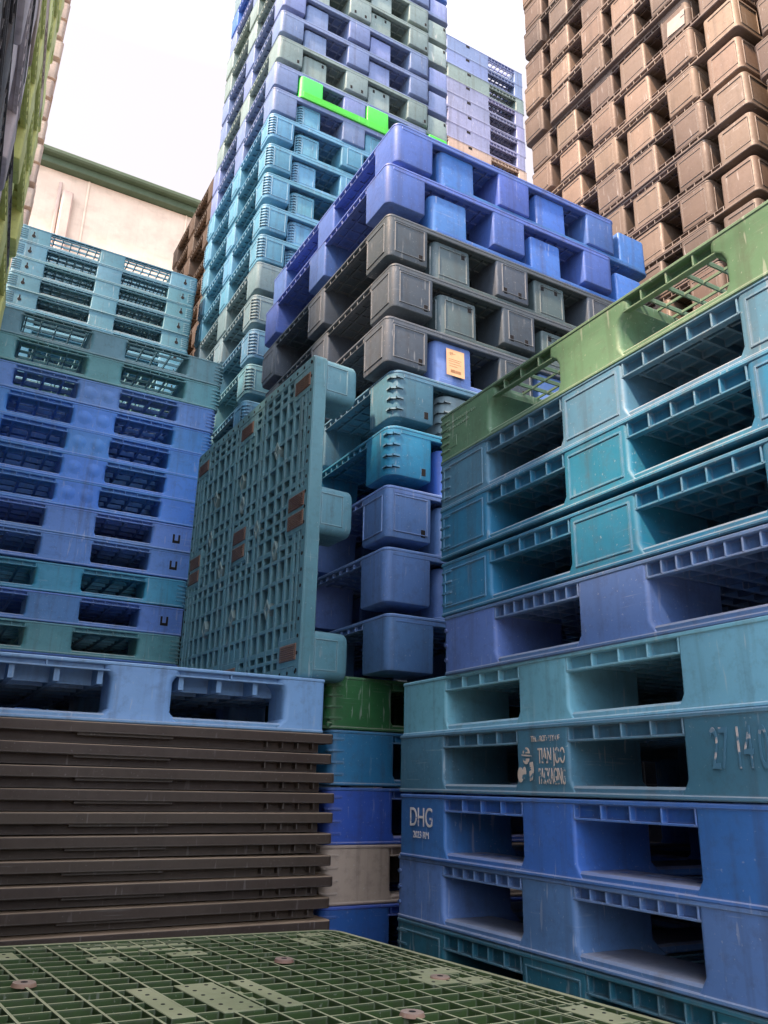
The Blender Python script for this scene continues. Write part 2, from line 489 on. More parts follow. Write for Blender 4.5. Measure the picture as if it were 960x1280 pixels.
# building beyond the pallets: cream wall, green gutter and a downpipe
bt = bpy.data.objects.new('warehouse', None); COL.objects.link(bt); bt.location = (0, 14, 0)
tag(bt, 'cream warehouse with a green gutter along its roof, behind the pallet stacks', 'building')
bm = bmesh.new(); cbox(bm, -9, 14, 0, 8, 0, 12.45, .01)
link('wall', mesh(bm, 'wall'), plastic('cream render', (.66, .56, .47), .8, .12, .0, .1), bt)
bm = bmesh.new(); cbox(bm, -9.2, 14.2, -.30, 8.2, 12.60, 12.72, .03); cbox(bm, -9.2, 14.2, -.16, 8.1, 12.455, 12.597, .01)
link('gutter', mesh(bm, 'gutter'), plastic('green sheet', (.050, .085, .050), .6, .3, .1, .2), bt)
bm = bmesh.new(); cbox(bm, .78, .98, -.14, -.002, .2, 12.0, .03); cbox(bm, .70, .76, -.05, -.002, .2, 12.2, .01)
link('downpipe', mesh(bm, 'downpipe'), plastic('cream pipe', (.50, .40, .36), .6, .2, .0, .1), bt)

for i in range(12):
    bm = bmesh.new(); x = -8.3 + 1.9 * i; cbox(bm, x, x + .035, -.022, -.001, .2, 12.44, .004)
    link('cover_strip', mesh(bm, 'cover strip'), MATS['cream render'], bt)

# ================================================================== PALLET KINDS
box_pallet('panel', 1.22, 1.2, .147, cw=.222, mw=.20, ft=.040, rp=.060, r=.012, R_=.010, panel=True, ribs=4, solid=True)
box_pallet('smooth', 1.22, 1.2, .155, cw=.222, mw=.195, ft=.036, rp=.038, r=.010, R_=.010, mark='pins', solid=True)
box_pallet('open', 1.22, 1.2, .149, cw=.235, mw=.20, ft=.034, rp=.075, r=.014, R_=.012, gp=.05, gt=.004, gdep=.014, topfil=.03, ribs=5)
box_pallet('fork', 1.2, 1.2, .146, cw=.215, mw=.165, ft=.036, rp=.085, r=.008, R_=.006, holes=5, board=.12, solid=True)
box_pallet('tan', 1.2, 1.2, .148, cw=.215, mw=.17, ft=.036, rp=.080, r=.008, R_=.006, holes=5, board=.13, solid=True)
box_pallet('dhg', 1.2, 1.2, .156, cw=.215, mw=.165, ft=.036, rp=.080, r=.008, R_=.008, holes=4, board=.13, solid=True)
box_pallet('plainbox', 1.2, 1.2, .149, cw=.215, mw=.17, ft=.030, rp=.042, r=.012, R_=.008, board=.15, mark='pins', solid=True)
box_pallet('left', 1.22, 1.2, .1365, cw=.21, mw=.21, ft=.026, rp=.06, r=.020, R_=.03, gp=.085, gt=.012, gdep=.03, flare=.022, topfil=.012, ribs=5)
box_pallet('left dimple', 1.22, 1.2, .1365, cw=.21, mw=.21, ft=.026, rp=.06, r=.020, R_=.03, gp=.085, gt=.012, gdep=.03, flare=.022, topfil=.012, ribs=5, mark='dimple')
box_pallet('left clip', 1.22, 1.2, .1365, cw=.22, mw=.235, ft=.022, rp=.06, r=.016, R_=.02, gp=.085, gt=.012, gdep=.03, flare=.016, topfil=.008, mark='clip', solid=True)
box_pallet('left wide', 1.24, 1.2, .142, cw=.20, mw=.18, ft=.020, rp=.05, r=.020, R_=.035, gp=.072, gt=.006, gdep=.022, flare=.022, topfil=.012, ribs=5)
box_pallet('keyhole', 1.2, 1.2, .122, cw=.195, mw=.165, ft=.020, rp=.05, r=.006, R_=.02, gp=.055, gt=.006, gdep=.022, flare=.006, mark='keyhole', ribs=5)
box_pallet('skid', 1.1, 1.1, .158, cw=.135, mw=.17, ft=.022, rp=.2, r=.02, R_=.012, gp=.11, gt=.014, gdep=.06, flare=.03, topfil=.02, board=.16, solid=True)
box_pallet('under', 1.2, 1.1, .165, cw=.24, mw=.2, ft=.03, rp=.06, r=.02, R_=.03, ribs=4)
box_pallet('far wide', 1.56, 1.2, .2, cw=.12, mw=.57, ft=.045, rp=.05, r=.01, R_=.01, mark='slot')
leg_pallet('smooth leg', 1.17, 1.27, .181, cw=.178, mw=.168, dt=.027, r=.028)
leg_pallet('slot leg', 1.17, 1.27, .181, cw=.180, mw=.168, dt=.026, r=.026, slots=True, panel=True)
leg_pallet('rib leg', 1.17, 1.27, .181, cw=.175, mw=.168, dt=.027, r=.045, ribs=4, slots=True)
leg_pallet('tower smooth', 1.2, 1.3, .186, cw=.175, mw=.175, dt=.034, r=.028)
leg_pallet('tower thick', 1.2, 1.3, .186, cw=.175, mw=.175, dt=.058, r=.03)
leg_pallet('tower slot', 1.2, 1.3, .186, cw=.185, mw=.18, dt=.032, r=.028, slots=True)
leg_pallet('tower rib', 1.2, 1.3, .186, cw=.172, mw=.172, dt=.034, r=.04, ribs=7, panel=True)
leg_pallet('brown leg', 1.1, 1.225, .190, cw=.182, mw=.180, dt=.030, r=.026, ri=.014, plain='', rp=.05, panel=True)

# ================================================================== RIGHT FRONT STACK (face at x = 1.2)
RX = 1.2
rs = [  # kind, colour, z bottom, centre y, label
    ('open', 'dull green', .884, 1.205, 'dull green pallet with an open grid, topmost of the right front stack'),
    ('panel', 'slate teal', .740, 1.207, 'greyish teal pallet directly under the green one in the right front stack'),
    ('panel', 'teal', .596, 1.204, 'middle of three teal panelled pallets in the right front stack'),
    ('panel', 'teal', .438, 1.202, 'lowest of three teal panelled pallets, resting on a periwinkle pallet at right'),
    ('smooth', 'blue slate', .282, 1.190, 'periwinkle blue pallet under the teal ones in the right front stack'),
    ('fork', 'light teal', .138, 1.415, 'light teal pallet just below the periwinkle one in the right stack'),
    ('tan', 'slate teal', -.010, 1.418, 'slate teal pallet with worn white stencilled lettering at right'),
    ('dhg', 'blue', -.169, 1.412, 'blue pallet stencilled DHG 2023 RM in the right front stack'),
    ('plainbox', 'periwinkle', -.318, 1.425, 'pale periwinkle pallet below the one stencilled DHG at right'),
    ('panel', 'deep teal', -.466, 1.420, 'dark teal pallet lowest in view beside the green grid deck'),
]
RST = []
for (k, c, z, y, lab) in rs:
    e = place(k, 'box_pallet', (RX + .6 + jit(.004), y, CZ + z), c, lab, 'pallets of the right front stack', rotz=-PI/2 + jit(.004))
    RST.append(e)
z = CZ - .466
while z > .1:
    z -= .1475
    place('panel', 'box_pallet', (RX + .6, 1.42 + jit(.01), z), 'blue', 'blue pallet low in the right front stack, hidden by the green deck', 'hidden lower pallets of the right front stack', rotz=-PI/2, parts=False)

# ---- stencils and marks (local x runs from the near end to the far end, the visible face is local -y)
def text(name, s, parent, mat, x, z, size, yface, sx=1., ext=.0004, align='CENTER'):
    cu = bpy.data.curves.new(name, 'FONT'); cu.body = s; cu.size = size; cu.extrude = ext; cu.align_x = align
    cu.space_character = .95
    t = bpy.data.objects.new(name, cu); COL.objects.link(t)
    dg = bpy.context.evaluated_depsgraph_get()
    me = bpy.data.meshes.new_from_object(t.evaluated_get(dg)); bpy.data.objects.remove(t)
    o = bpy.data.objects.new(name, me); COL.objects.link(o)
    me.materials.clear(); me.materials.append(mat)
    o.parent = parent; o.location = (x, yface, z); o.rotation_euler = (PI/2, 0, 0); o.scale = (sx, 1, 1)
    return o

# with rotz = -90 deg the local -y side faces world -x; local x runs towards world -y (towards the camera)
dhg, tan, gre = RST[7], RST[6], RST[0]
def face_y(e): return -.6 - .0003
W_ = worn_paint('stencil white', (.62, .60, .60), (.10, .16, .42), .56, .70, 90)
Wt = worn_paint('stencil worn', (.55, .47, .42), (.055, .17, .26), .53, .60, 60)
Wn = worn_paint('stencil digits', (.52, .47, .47), (.06, .17, .27), .38, .47, 30)
text('lettering', 'DHG', dhg, W_, -.49, .078, .066, face_y(dhg), .80)
text('lettering', '2023 RM', dhg, W_, -.49, .050, .023, face_y(dhg), .95)
text('lettering', 'THE PROPERTY OF', tan, Wt, .016, .112, .0175, face_y(tan), .66)
text('lettering', 'TIAN JOO', tan, Wt, .034, .0665, .046, face_y(tan), .44)
text('lettering', 'PACKAGING', tan, Wt, .034, .0245, .047, face_y(tan), .33)
bm = bmesh.new()     # the little stencilled head-and-hat emblem
def blob(pts):
    a = [bm.verts.new((x, 0, z)) for x, z in pts]; b_ = [bm.verts.new((x, -.0006, z)) for x, z in pts]
    bm.faces.new(b_)
    for i in range(len(pts)): bm.faces.new((a[i], a[(i+1) % len(a)], b_[(i+1) % len(a)], b_[i]))
blob([(-.048 + .012 * math.cos(R(t)), .088 + .013 * math.sin(R(t))) for t in range(0, 181, 20)])
blob([(-.064, .0865), (-.030, .0835), (-.030, .081), (-.064, .083)])
blob([(-.049 + .011 * math.cos(R(t)), .077 + .012 * math.sin(R(t))) for t in range(180, 361, 20)])
blob([(-.070 + .010 * math.cos(R(t)), .043 + .016 * math.sin(R(t))) for t in range(0, 360, 24)])
blob([(-.056 + .006 * math.cos(R(t)), .047 + .013 * math.sin(R(t))) for t in range(0, 360, 24)])
blob([(-.040, .068), (-.027, .070), (-.024, .052), (-.030, .032), (-.038, .030)])
lg = link('emblem', mesh(bm, 'emblem', False), Wt, tan, (0, face_y(tan) + .0002, 0))
text('lettering', '27 14 0', tan, Wn, .500, .052, .098, face_y(tan), .40)
# moulded relief lines on the green pallet's far block
for row, (z, n) in enumerate(((.108, 15), (.090, 12))):
    bm = bmesh.new()
    for i in range(n):
        x = -.575 + i * .0098
        w = random.uniform(.004, .0078)
        cbox(bm, x, x + w, -.0012, .002, z, z + random.uniform(.006, .009), .0005)
    link('moulded_relief', mesh(bm, 'moulded relief', False), colour('dull green'), gre, (0, -.5978, 0))
bm = bmesh.new(); cbox(bm, -.56, -.524, -.001, .002, .034, .066, .0005)
link('moulded_plate', mesh(bm, 'moulded plate', False), colour('dull green'), gre, (0, -.5978, 0))

# ================================================================== LEFT FRONT: nested dark pallets and the pale blue pallet on them
def nest_kind():
    W, D, H = 1.14, 1.12, .054
    bm = bmesh.new()
    ring(bm, W, D, .012, .05, .026, H - .0005, .002)
    cbox(bm, -W/2 + .02, W/2 - .02, -D/2 + .02, D/2 - .02, .03, H - .006, .001)
    deck = mesh(bm, 'nest deck')
    bm = bmesh.new()
    cbox(bm, -W/2 + .035, W/2 - .035, -D/2 + .035, D/2 - .035, .0006, .0295, .001)
    deckribs = mesh(bm, 'nest core')
    extra = []
    for s in (-1, 1):
        a, b_ = sorted((s * (D/2 - .009), s * (D/2 - .034)))
        bm = bmesh.new(); cbox(bm, -.16, .09, a, b_, .0195, .0275, .001); extra.append(('skirt', mesh(bm, 'nest skirt')))
        if s < 0:
            for q in range(4):
                x = .36 + .048 * q
                bm = bmesh.new(); cbox(bm, x, x + .003, a, b_, .009, .0272, .0006); extra.append(('rib', mesh(bm, 'nest rib')))
    KINDS['nest'] = dict(parts=[('deck', deck), ('core', deckribs)] + extra, W=W, D=D, H=H)
nest_kind()
zt = .149
lev = [.149, .0935, .0385, -.0165, -.0725, -.1285, -.1845, -.239, -.295, -.351]
for i, z in enumerate(lev):
    place('nest', 'nesting_pallet', (.548 + jit(.007) + .0015 * i, 2.26 + .56 + jit(.005), CZ + z - .0545), 'dark brown',
          'dark brown nested pallet, %s of the stack beneath the pale blue pallet' % nth(i), 'dark nested pallets', rotz=jit(.003))
z = CZ + lev[-1] - .0545
while z > .02:
    z -= .0545
    place('nest', 'nesting_pallet', (.553, 2.82, z), 'dark brown', 'dark brown nested pallet hidden low behind the green deck', 'hidden dark nested pallets', parts=False)
place('skid', 'box_pallet', (.537, 2.27 + .55, CZ + .1495), 'sky blue', 'pale blue pallet lying on the stack of dark brown nested pallets', None)

# ================================================================== FOREGROUND DECK
def deck_top():
    W, D, H = 1.1, 1.1, .15
    bm = bmesh.new()
    ring(bm, W, D, .05, .018, H - .045, H, .004)
    ring(bm, W - .075, D - .075, .02, .005, H - .04, H - .001, .001)
    nx, ny = 18, 23
    for i in range(1, nx):
        x = -W/2 + W * i / nx
        bar(bm, x - .0024, x + .0024, -D/2 + .012, D/2 - .012, H - .024, H - .0012)
    for i in range(1, ny):
        y = -D/2 + D * i / ny
        bar(bm, -W/2 + .012, W/2 - .012, y - .0022, y + .0022, H - .021, H - .0022)
    for i in range(1, nx * 2, 2):            # closer ribs near the two sides
        for (y0, y1) in ((D/2 - .037, D/2 - .012), (-D/2 + .012, -D/2 + .037)):
            x = -W/2 + W * i / nx / 2
            bar(bm, x - .002, x + .002, y0, y1, H - .03, H - .003)
    for s in (-1, 1):
        for k in range(2, 7, 2):
            x = s * (W/2 - .0375 * k / 2 - .012)
            bar(bm, x - .0018, x + .0018, -D/2 + .012, D/2 - .012, H - .032, H - .0031)
    patches = []
    for (x0, x1, y0, y1) in ((-.165, -.125, -.14, .07), (-.080, -.008, -.14, .07), (.026, .062, -.14, .07), (-.125, .104, .455, .475), (-.02, .10, .40, .42),
                             (-.145, -.085, .31, .37), (.02, .10, .33, .37), (-.30, -.26, .40, .47), (.41, .475, .47, .505), (.42, .50, .32, .36), (.36, .40, .36, .45),
                             (.40, .50, -.02, .03), (.44, .50, -.12, -.07), (.36, .43, -.10, -.02), (.45, .51, -.45, -.33)):
        cbox(bm, x0, x1, y0, y1, H - .03, H - .0006, .001)
        patches.append((x0, x1, y0, y1))
    for (x0, x1, y0, y1) in patches:
        nx_ = max(1, round((x1 - x0) / .03)); ny_ = max(1, round((y1 - y0) / .035))
        for i in range(nx_):
            for j in range(ny_):
                disc(bm, (x0 + (x1 - x0) * (i + .5) / nx_, y0 + (y1 - y0) * (j + .5) / ny_, H - .001), (0, 0, 1), .0038, .0010, 10, 1, .0035)
    return mesh(bm, 'open deck', True), H
dk, dH = deck_top()
ang = R(5.5)
du = Vector((math.cos(ang), math.sin(ang), -.030)).normalized(); dv = Vector((-math.sin(ang), math.cos(ang), 0)); dn = du.cross(dv)
P0 = Vector((1.062, 2.107, CZ - .35))            # far right corner of the deck top
top = P0 - .55 * du - .55 * dv
cx, cy = top.x, top.y
box_pallet('deckbase', 1.1, 1.1, .15, cw=.15, mw=.15, ft=.03, rp=.1, r=.02, R_=.05)
de = bpy.data.objects.new('grid_pallet', None); COL.objects.link(de); de.matrix_world = Matrix.Translation(top - dn * dH) @ Matrix((du, dv, dn)).transposed().to_4x4()
tag(de, 'dusty moss green grid pallet lying flat in the foreground', 'pallet')
link('deck', dk, colour('moss green'), de)
for pn, me in KINDS['deckbase']['parts'][1:]: link(pn, me, colour('moss green'), de)
bm = bmesh.new()
disc(bm, (0, 0, -.004), (0, 0, 1), .021, .0062, 20, 0, .0185); disc(bm, (0, 0, .002), (0, 0, 1), .006, .0005, 14, 1)
capm = mesh(bm, 'cap')
for (u_, v_) in ((-.335, -.340), (-.362, -.814), (-.136, -.605), (-.855, -.382)):
    link('cap', capm, plastic('cap brown', (.30, .18, .13), .6, .8, .4, .6), de, (u_ + .55, v_ + .55, dH + .0008))
z = CZ - .355 - dH
while z > .1:
    z -= .1505
    place('deckbase', 'box_pallet', (cx, cy, z), 'moss green', 'green pallet hidden under the foreground grid deck', 'hidden pallets under the foreground deck', rotz=ang, parts=False)

# ================================================================== STANDING GRID PALLET
def standing():
    W, D, H, dt = 1.14, 1.11, .172, .050       # local x = depth (near end at +x), local y = up
    bm = bmesh.new()
    ring(bm, W, D, .02, .035, H - dt, H, .004)
    xs = [-W/2 + .028]; 
    # bars across the deck: groups of narrow and wide cells
    def lines(n0, pattern, width):
        out = []; tot = sum(pattern); p = n0
        for q in pattern[:-1]:
            p += q / tot * width; out.append(p)
        return out
    px = [1.0, .6, .9, 1, 1, 1.2, 1, 1, .6, 1, .9, .9, 1, .6, 1, 1.2, 1, 1, .9, .6, 1.0]
    py = [.55, .5, .5, 1.1, 1.1, 1.2, 1.1, .6, .9, .6, .6, .9, .6, 1.1, 1.2, 1.1, 1.1, .5, .5, .55]
    LX = lines(-W/2, px, W); LY = lines(-D/2, py, D)
    for i, x in enumerate(LX):
        t = .020 if i in (1, 7, 12, 18) else .0135
        bar(bm, x - t/2, x + t/2, -D/2 + .02, D/2 - .02, H - .007, H - .0012); bar(bm, x - .002, x + .002, -D/2 + .02, D/2 - .02, H - .062, H - .0065)
    for i, y in enumerate(LY):
        t = .017 if i in (2, 7, 11, 16) else .011
        bar(bm, -W/2 + .02, W/2 - .02, y - t/2, y + t/2, H - .008, H - .0022); bar(bm, -W/2 + .02, W/2 - .02, y - .002, y + .002, H - .060, H - .0075)
    pads = []
    for (x, y, n) in ((W/2 - .085, D/2 - .085, 1), (W/2 - .085, 0, 2), (W/2 - .085, -D/2 + .085, 1), (0, 0, 2), (0, D/2 - .085, 1), (0, -D/2 + .06, 1),
                      (-W/2 + .085, D/2 - .085, 1), (-W/2 + .085, 0, 2), (-W/2 + .085, -D/2 + .085, 1)):
        hh = .045 if n == 1 else .075
        cbox(bm, x - .07, x + .07, y - hh, y + hh, H - .034, H - .0004, .001)
        for k in range(n):
            yy = y + (k - (n - 1) / 2) * .066
            pads.append((x, yy))
    holes = []
    for s in (-1, 1):
        for k in range(21):
            holes.append((s * (W/2 - .022), -D/2 + D * (k + .5) / 21)); holes.append((-W/2 + W * (k + .5) / 21, s * (D/2 - .022)))
    for (x, y) in holes: disc(bm, (x, y, H - .001), (0, 0, 1), .0065, .0016, 8, 1)
    deck = mesh(bm, 'standing deck')
    pad = []
    for (x, y) in pads:
        bm = bmesh.new()
        cbox(bm, x - .058, x + .058, y - .026, y + .026, H - .01, H + .0025, .002)
        for q in range(7): cbox(bm, x - .05, x + .05, y - .022 + q * .0066, y - .0195 + q * .0066, H + .002, H + .0042, .0005)
        pad.append(mesh(bm, 'pad'))
    gro = []
    for (x, y) in ((.30, .28), (.30, -.30), (.33, -.10), (-.02, .26), (-.02, -.28), (.0, .16), (-.30, .27), (-.30, -.28), (-.32, .10), (.16, .02), (-.18, -.06)):
        bm = bmesh.new(); a = .030
        o_ = [(x, y + a * 1.15), (x + a * .72, y), (x, y - a * 1.15), (x - a * .72, y)]
        i_ = [(x + (p - x) * .62, y + (q - y) * .62) for p, q in o_]
        vo = [bm.verts.new((p, q, H + .0016)) for p, q in o_]; vi = [bm.verts.new((p, q, H + .0016)) for p, q in i_]
        wo = [bm.verts.new((p, q, H - .03)) for p, q in o_]; wi = [bm.verts.new((p, q, H - .03)) for p, q in i_]
        for k in range(4):
            l = (k + 1) % 4
            bm.faces.new((vo[k], vo[l], vi[l], vi[k])); bm.faces.new((vo[k], wo[k], wo[l], vo[l])); bm.faces.new((vi[k], vi[l], wi[l], wi[k]))
        gro.append(mesh(bm, 'grommet', False))
    legs = []
    sx, sy = leg_spans(W, .17, .17), leg_spans(D, .155, .165)
    for i, a in enumerate(sx):
        for j, b_ in enumerate(sy):
            bm = bmesh.new(); ins = .002
            x0 = a[0] + (ins if i == 0 else 0); x1 = a[1] - (ins if i == 2 else 0)
            y0 = b_[0] + (ins if j == 0 else 0); y1 = b_[1] - (ins if j == 2 else 0)
            def sec(z, e): return (x0 + e, x1 - e, y0 + e, y1 - e, z, .028)
            loft(bm, [sec(0, .012), sec(.005, .005), sec(.014, .001), sec(H - dt, 0), sec(H - .004, 0)], n=6)
            if i == 2: face_frame(bm, 'x', 1, x1, y0 + .028, y1 - .028, .04, H - .05, .003, .002)
            if j == 2 or j == 0:
                for q in range(4): disc(bm, (x0 + .03 + q * .035, y1 if j == 2 else y0, H - .022), (0, 1 if j == 2 else -1, 0), .005, .001, 8, 1)
            legs.append(mesh(bm, 'standing leg'))
    return deck, pad, gro, legs, W, D, H
sd, sp, sg, sl, sW, sD, sH = standing()
se = bpy.data.objects.new('standing_pallet', None); COL.objects.link(se)
tag(se, 'teal grid pallet with rusty brown pads standing on its edge upon the pale blue pallet', 'pallet')
yaw = R(2.6)
# local x -> world -y, local y -> world z, local z -> world -x
Mx = Matrix(((0, 0, -1), (-1, 0, 0), (0, 1, 0))).to_4x4()
Mz = Matrix.Rotation(yaw, 4, 'Z')
near = Vector((1.000, 2.285, CZ + .3085 + sD/2))
mid = near + (Mz @ Vector((0, sW/2, 0)))
off = Mz @ Vector((sH, 0, 0))
se.matrix_world = Matrix.Translation(mid + off) @ Mz @ Mx
for nme, me, mt in [('deck', sd, colour('pale teal'))] + [('leg', m, colour('pale teal')) for m in sl]:
    link(nme, me, mt, se)
for m in sp: link('pad', m, colour('rust'), se)
for m in sg: link('grommet', m, plastic('grommet', (.14, .22, .23), .5, .4, .1, .3), se)

# ================================================================== LEFT STACK
d_rows = [('left wide', 'pale teal', 2.076, .563, 'pale teal pallet with see-through grid, topmost of the wide blue left stack'),
          ('left wide', 'sea green', 1.934, .563, 'sea green pallet, second from top of the wide blue left stack'),
          ('left dimple', 'pale periwinkle', 1.792, .554, 'dimpled periwinkle pallet just under the sea green pallet at left'),
          ('left dimple', 'azure', 1.654, .545, 'second dimpled blue pallet below the sea green one at left'),
          ('left dimple', 'azure', 1.520, .537, 'third dimpled blue pallet below the sea green one at left'),
          ('left dimple', 'azure', 1.385, .530, 'fourth dimpled blue pallet below the sea green one at left'),
          ('left dimple', 'azure', 1.248, .522, 'fifth and lowest dimpled blue pallet in the left stack'),
          ('left clip', 'pale periwinkle', 1.111, .510, 'upper of two adjoining periwinkle pallets with a clip mark at left'),
          ('left clip', 'pale periwinkle', .974, .505, 'lower of two adjoining periwinkle pallets with a clip mark at left'),
          ('left', 'turquoise', .827, .497, 'bright teal pallet between periwinkle pallets near the foot of the left stack'),
          ('left clip', 'pale periwinkle', .689, .492, 'periwinkle pallet between two teal ones near the foot of the left stack'),
          ('left', 'sea green', .549, .489, 'sea green pallet at the foot of the left stack behind the pale blue one')]
for (k, c, z, x, lab) in d_rows:
    place(k, 'box_pallet', (x + jit(.003), 3.96 + .6, CZ + z), c, lab, 'pallets of the wide left stack', rotz=jit(.004))
z = CZ + .549
while z > .1:
    z -= .1370
    place('left', 'box_pallet', (.489, 4.56, z), 'blue', 'blue pallet low in the left stack, hidden by the pale blue pallet', 'hidden lower pallets of the left stack', parts=False)
for i in range(5):
    place('keyhole', 'box_pallet', (.676 + .004 * (4 - i) - .02 + jit(.002), 5.1 + .6 + jit(.003), CZ + 3.364 - .1225 * i), 'worn cyan',
          'pale teal pallet with keyhole slots, %s of five at the top left' % nth(i), 'keyhole pallets at the top left', rotz=jit(.003))
z = CZ + 3.364 - .1225 * 4
while z > .1:
    z -= .1225
    place('keyhole', 'box_pallet', (.66, 5.7, z), 'cyan', 'pale teal pallet hidden behind the wide left stack', 'hidden keyhole pallets', parts=False)

# ================================================================== STACK UNDER THE CENTRE CORNER
u_rows = [('dark green', .174, 'dark green pallet in the gap under the overhanging blue corner'),
          ('teal', .004, 'teal pallet beneath the dark green one in the central gap'),
          ('royal blue', -.166, 'royal blue pallet between the teal and beige ones in the central gap'),
          ('beige', -.332, 'dusty beige pallet in the central gap beside the dark nested stack'),
          ('royal blue', -.499, 'royal blue pallet lowest in the central gap, under the beige one')]
for c, z, lab in u_rows:
    place('under', 'box_pallet', (1.145 + .6 + jit(.006), 2.36 + .55, CZ + z), c, lab, 'pallets in the central gap', rotz=jit(.004))
z = CZ - .499
while z > .12:
    z -= .1655
    place('under', 'box_pallet', (1.745, 2.91, z), 'blue', 'blue pallet hidden at the bottom of the central gap', 'hidden pallets of the central gap', parts=False)

# ================================================================== CENTRE CORNER STACK: upright pallets with upside-down ones locked between their legs
FY = 2.2
f_rows = [  # top z, corner x, upright kind/colour, inverted kind/colour
    (2.489, 1.253, 'smooth leg', 'violet blue', 'smooth leg', 'blue', 'lavender blue', 'blue'),
    (2.279, 1.221, 'smooth leg', 'violet blue', 'smooth leg', 'blue', 'scuffed periwinkle', 'blue'),
    (2.044, 1.227, 'slot leg', 'dark grey', 'slot leg', 'dark teal grey', 'dark grey', 'dark grey'),
    (1.834, 1.252, 'slot leg', 'dark grey', 'slot leg', 'dark teal grey', 'dark grey', 'dark grey'),
    (1.602, 1.228, 'slot leg', 'dark grey', 'smooth leg', 'periwinkle', 'dark grey', 'periwinkle'),
    (1.397, 1.260, 'rib leg', 'slate teal', 'rib leg', 'grey teal', 'ribbed slate teal', 'grey ribbed'),
    (1.181, 1.250, 'rib leg', 'bright teal', 'smooth leg', 'royal blue', 'ribbed bright teal', 'royal blue'),
    (.958, 1.246, 'slot leg', 'periwinkle', 'smooth leg', 'periwinkle', 'periwinkle', 'periwinkle'),
    (.742, 1.244, 'smooth leg', 'periwinkle', 'smooth leg', 'periwinkle', 'periwinkle', 'periwinkle'),
    (.527, 1.258, 'smooth leg', 'periwinkle', None, None, 'periwinkle', None),
]
f_lab = ['violet blue pallet crowning the central corner stack', 'violet blue pallet second from top of the central corner stack',
         'upper of three dark grey pallets at the central corner', 'middle of three dark grey pallets at the central corner',
         'lowest of three dark grey pallets at the central corner, above the ribbed slate one', 'slate teal pallet with a ribbed corner under the dark grey ones',
         'bright teal pallet with a ribbed corner beside the standing grid pallet', 'periwinkle pallet with a slot, just under the bright teal corner',
         'periwinkle pallet second from bottom of the central corner stack', 'periwinkle pallet at the foot of the central corner, over the dark gap']
f_inv = ['blue upside-down pallet locked under the crowning violet one, jutting out right', 'blue upside-down pallet locked into the second pallet of the central stack',
         'dark upside-down pallet locked into the upper dark grey one', 'dark upside-down pallet locked into the middle dark grey one',
         'periwinkle upside-down pallet bearing an orange paper tag', 'grey upside-down pallet with ribbed legs, partly hidden by the green pallet',
         'royal blue upside-down pallet locked into the bright teal one', 'periwinkle upside-down pallet just below the bright teal corner',
         'periwinkle upside-down pallet locked in above the bottom corner pallet']
tagged = None
for i, (z, x, k, c, k2, c2, _, _) in enumerate(f_rows):
    H = KINDS[k]['H']
    place(k, 'leg_pallet', (x + .585, FY + .635, CZ + z - H), c, f_lab[i], 'upright pallets of the central corner stack', rotz=jit(.003))
    if k2:
        zn = f_rows[i + 1][0]
        e = place(k2, 'leg_pallet', (x + .205 + .585 + jit(.005), FY + .635 + .014, CZ + zn + .0008), c2, f_inv[i], 'upside-down pallets of the central corner stack', flip=True, rotz=jit(.003))
        if i == 4: tagged = (x + .205, FY + .014, CZ + zn)
# paper tag on the upside-down pallet
tx, ty, tz = tagged
bm = bmesh.new(); cbox(bm, -.040, .040, -.0008, 0, -.055, .055, .0003)
tg = link('paper_tag', mesh(bm, 'paper tag', False), flat('tag paper', (.78, .50, .30), .8), None, (tx + .098, ty - .0065, tz + .098), (R(-1), 0, 0))
tag(tg, 'orange paper tag with a barcode stuck on a periwinkle pallet leg', 'paper tag')
bm = bmesh.new()
x = -.022
while x < .022:
    w = random.uniform(.0008, .0026); cbox(bm, x, x + w, -.0014, -.0008, -.042, -.030, .0001); x += w + random.uniform(.0008, .002)
for (z, a, b_) in ((.036, -.03, .0), (.012, -.03, .026), (.004, -.03, .02), (-.006, -.03, .024), (-.016, -.028, .01)): cbox(bm, a, b_, -.0012, -.0008, z, z + .0012, .0001)
link('barcode', mesh(bm, 'barcode', False), flat('tag ink', (.30, .14, .07)), tg)
text('lettering', '27', tg, flat('tag ink', (.30, .14, .07)), -.018, .030, .018, -.0009, .8, .0002)

# ================================================================== TALL REAR TOWER
GY = 4.0
tops = [2.99, 3.193, 3.415, 3.657, 3.886, 4.130, 4.345, 4.560]
zz = 4.560
g_rows = []   # from bottom to top: z, kind, colour, inverted kind, colour, wording
gcol = {2.99: ('tower smooth', 'grey teal', 'tower rib', 'cyan', 'grey'),
        3.193: ('tower rib', 'cyan', 'tower rib', 'cyan', 'cyan'), 3.415: ('tower rib', 'cyan', 'tower rib', 'cyan', 'cyan'),
        3.657: ('tower rib', 'cyan', 'tower rib', 'cyan', 'cyan'), 3.886: ('tower rib', 'cyan', 'tower rib', 'cyan', 'cyan'),
        4.130: ('tower rib', 'cyan', 'tower rib', 'cyan', 'cyan'), 4.345: ('tower smooth', 'lavender', 'tower rib', 'cyan', 'lavender'),
        4.560: ('tower smooth', 'lavender', 'tower thick', 'bright green', 'lavender')}
low = [('tower rib', 'grey teal', 'tower smooth', 'grey teal', 'grey'), ('tower rib', 'slate teal', 'tower smooth', 'grey teal', 'slate'),
       ('tower rib', 'pale teal', 'tower smooth', 'slate teal', 'teal'), ('tower rib', 'cyan', 'tower smooth', 'slate teal', 'teal')]
for i, q in enumerate(low): g_rows.append((2.99 - .232 * (i + 1), *q))
g_rows.reverse()
for t in tops: g_rows.append((t, *gcol[t]))
seq = ['grey green', 'lavender', 'lavender', 'grey green', 'grey green', 'lavender', 'blue', 'grey teal', 'lavender', 'lavender', 'grey green', 'sky blue', 'blue']
z = 4.560
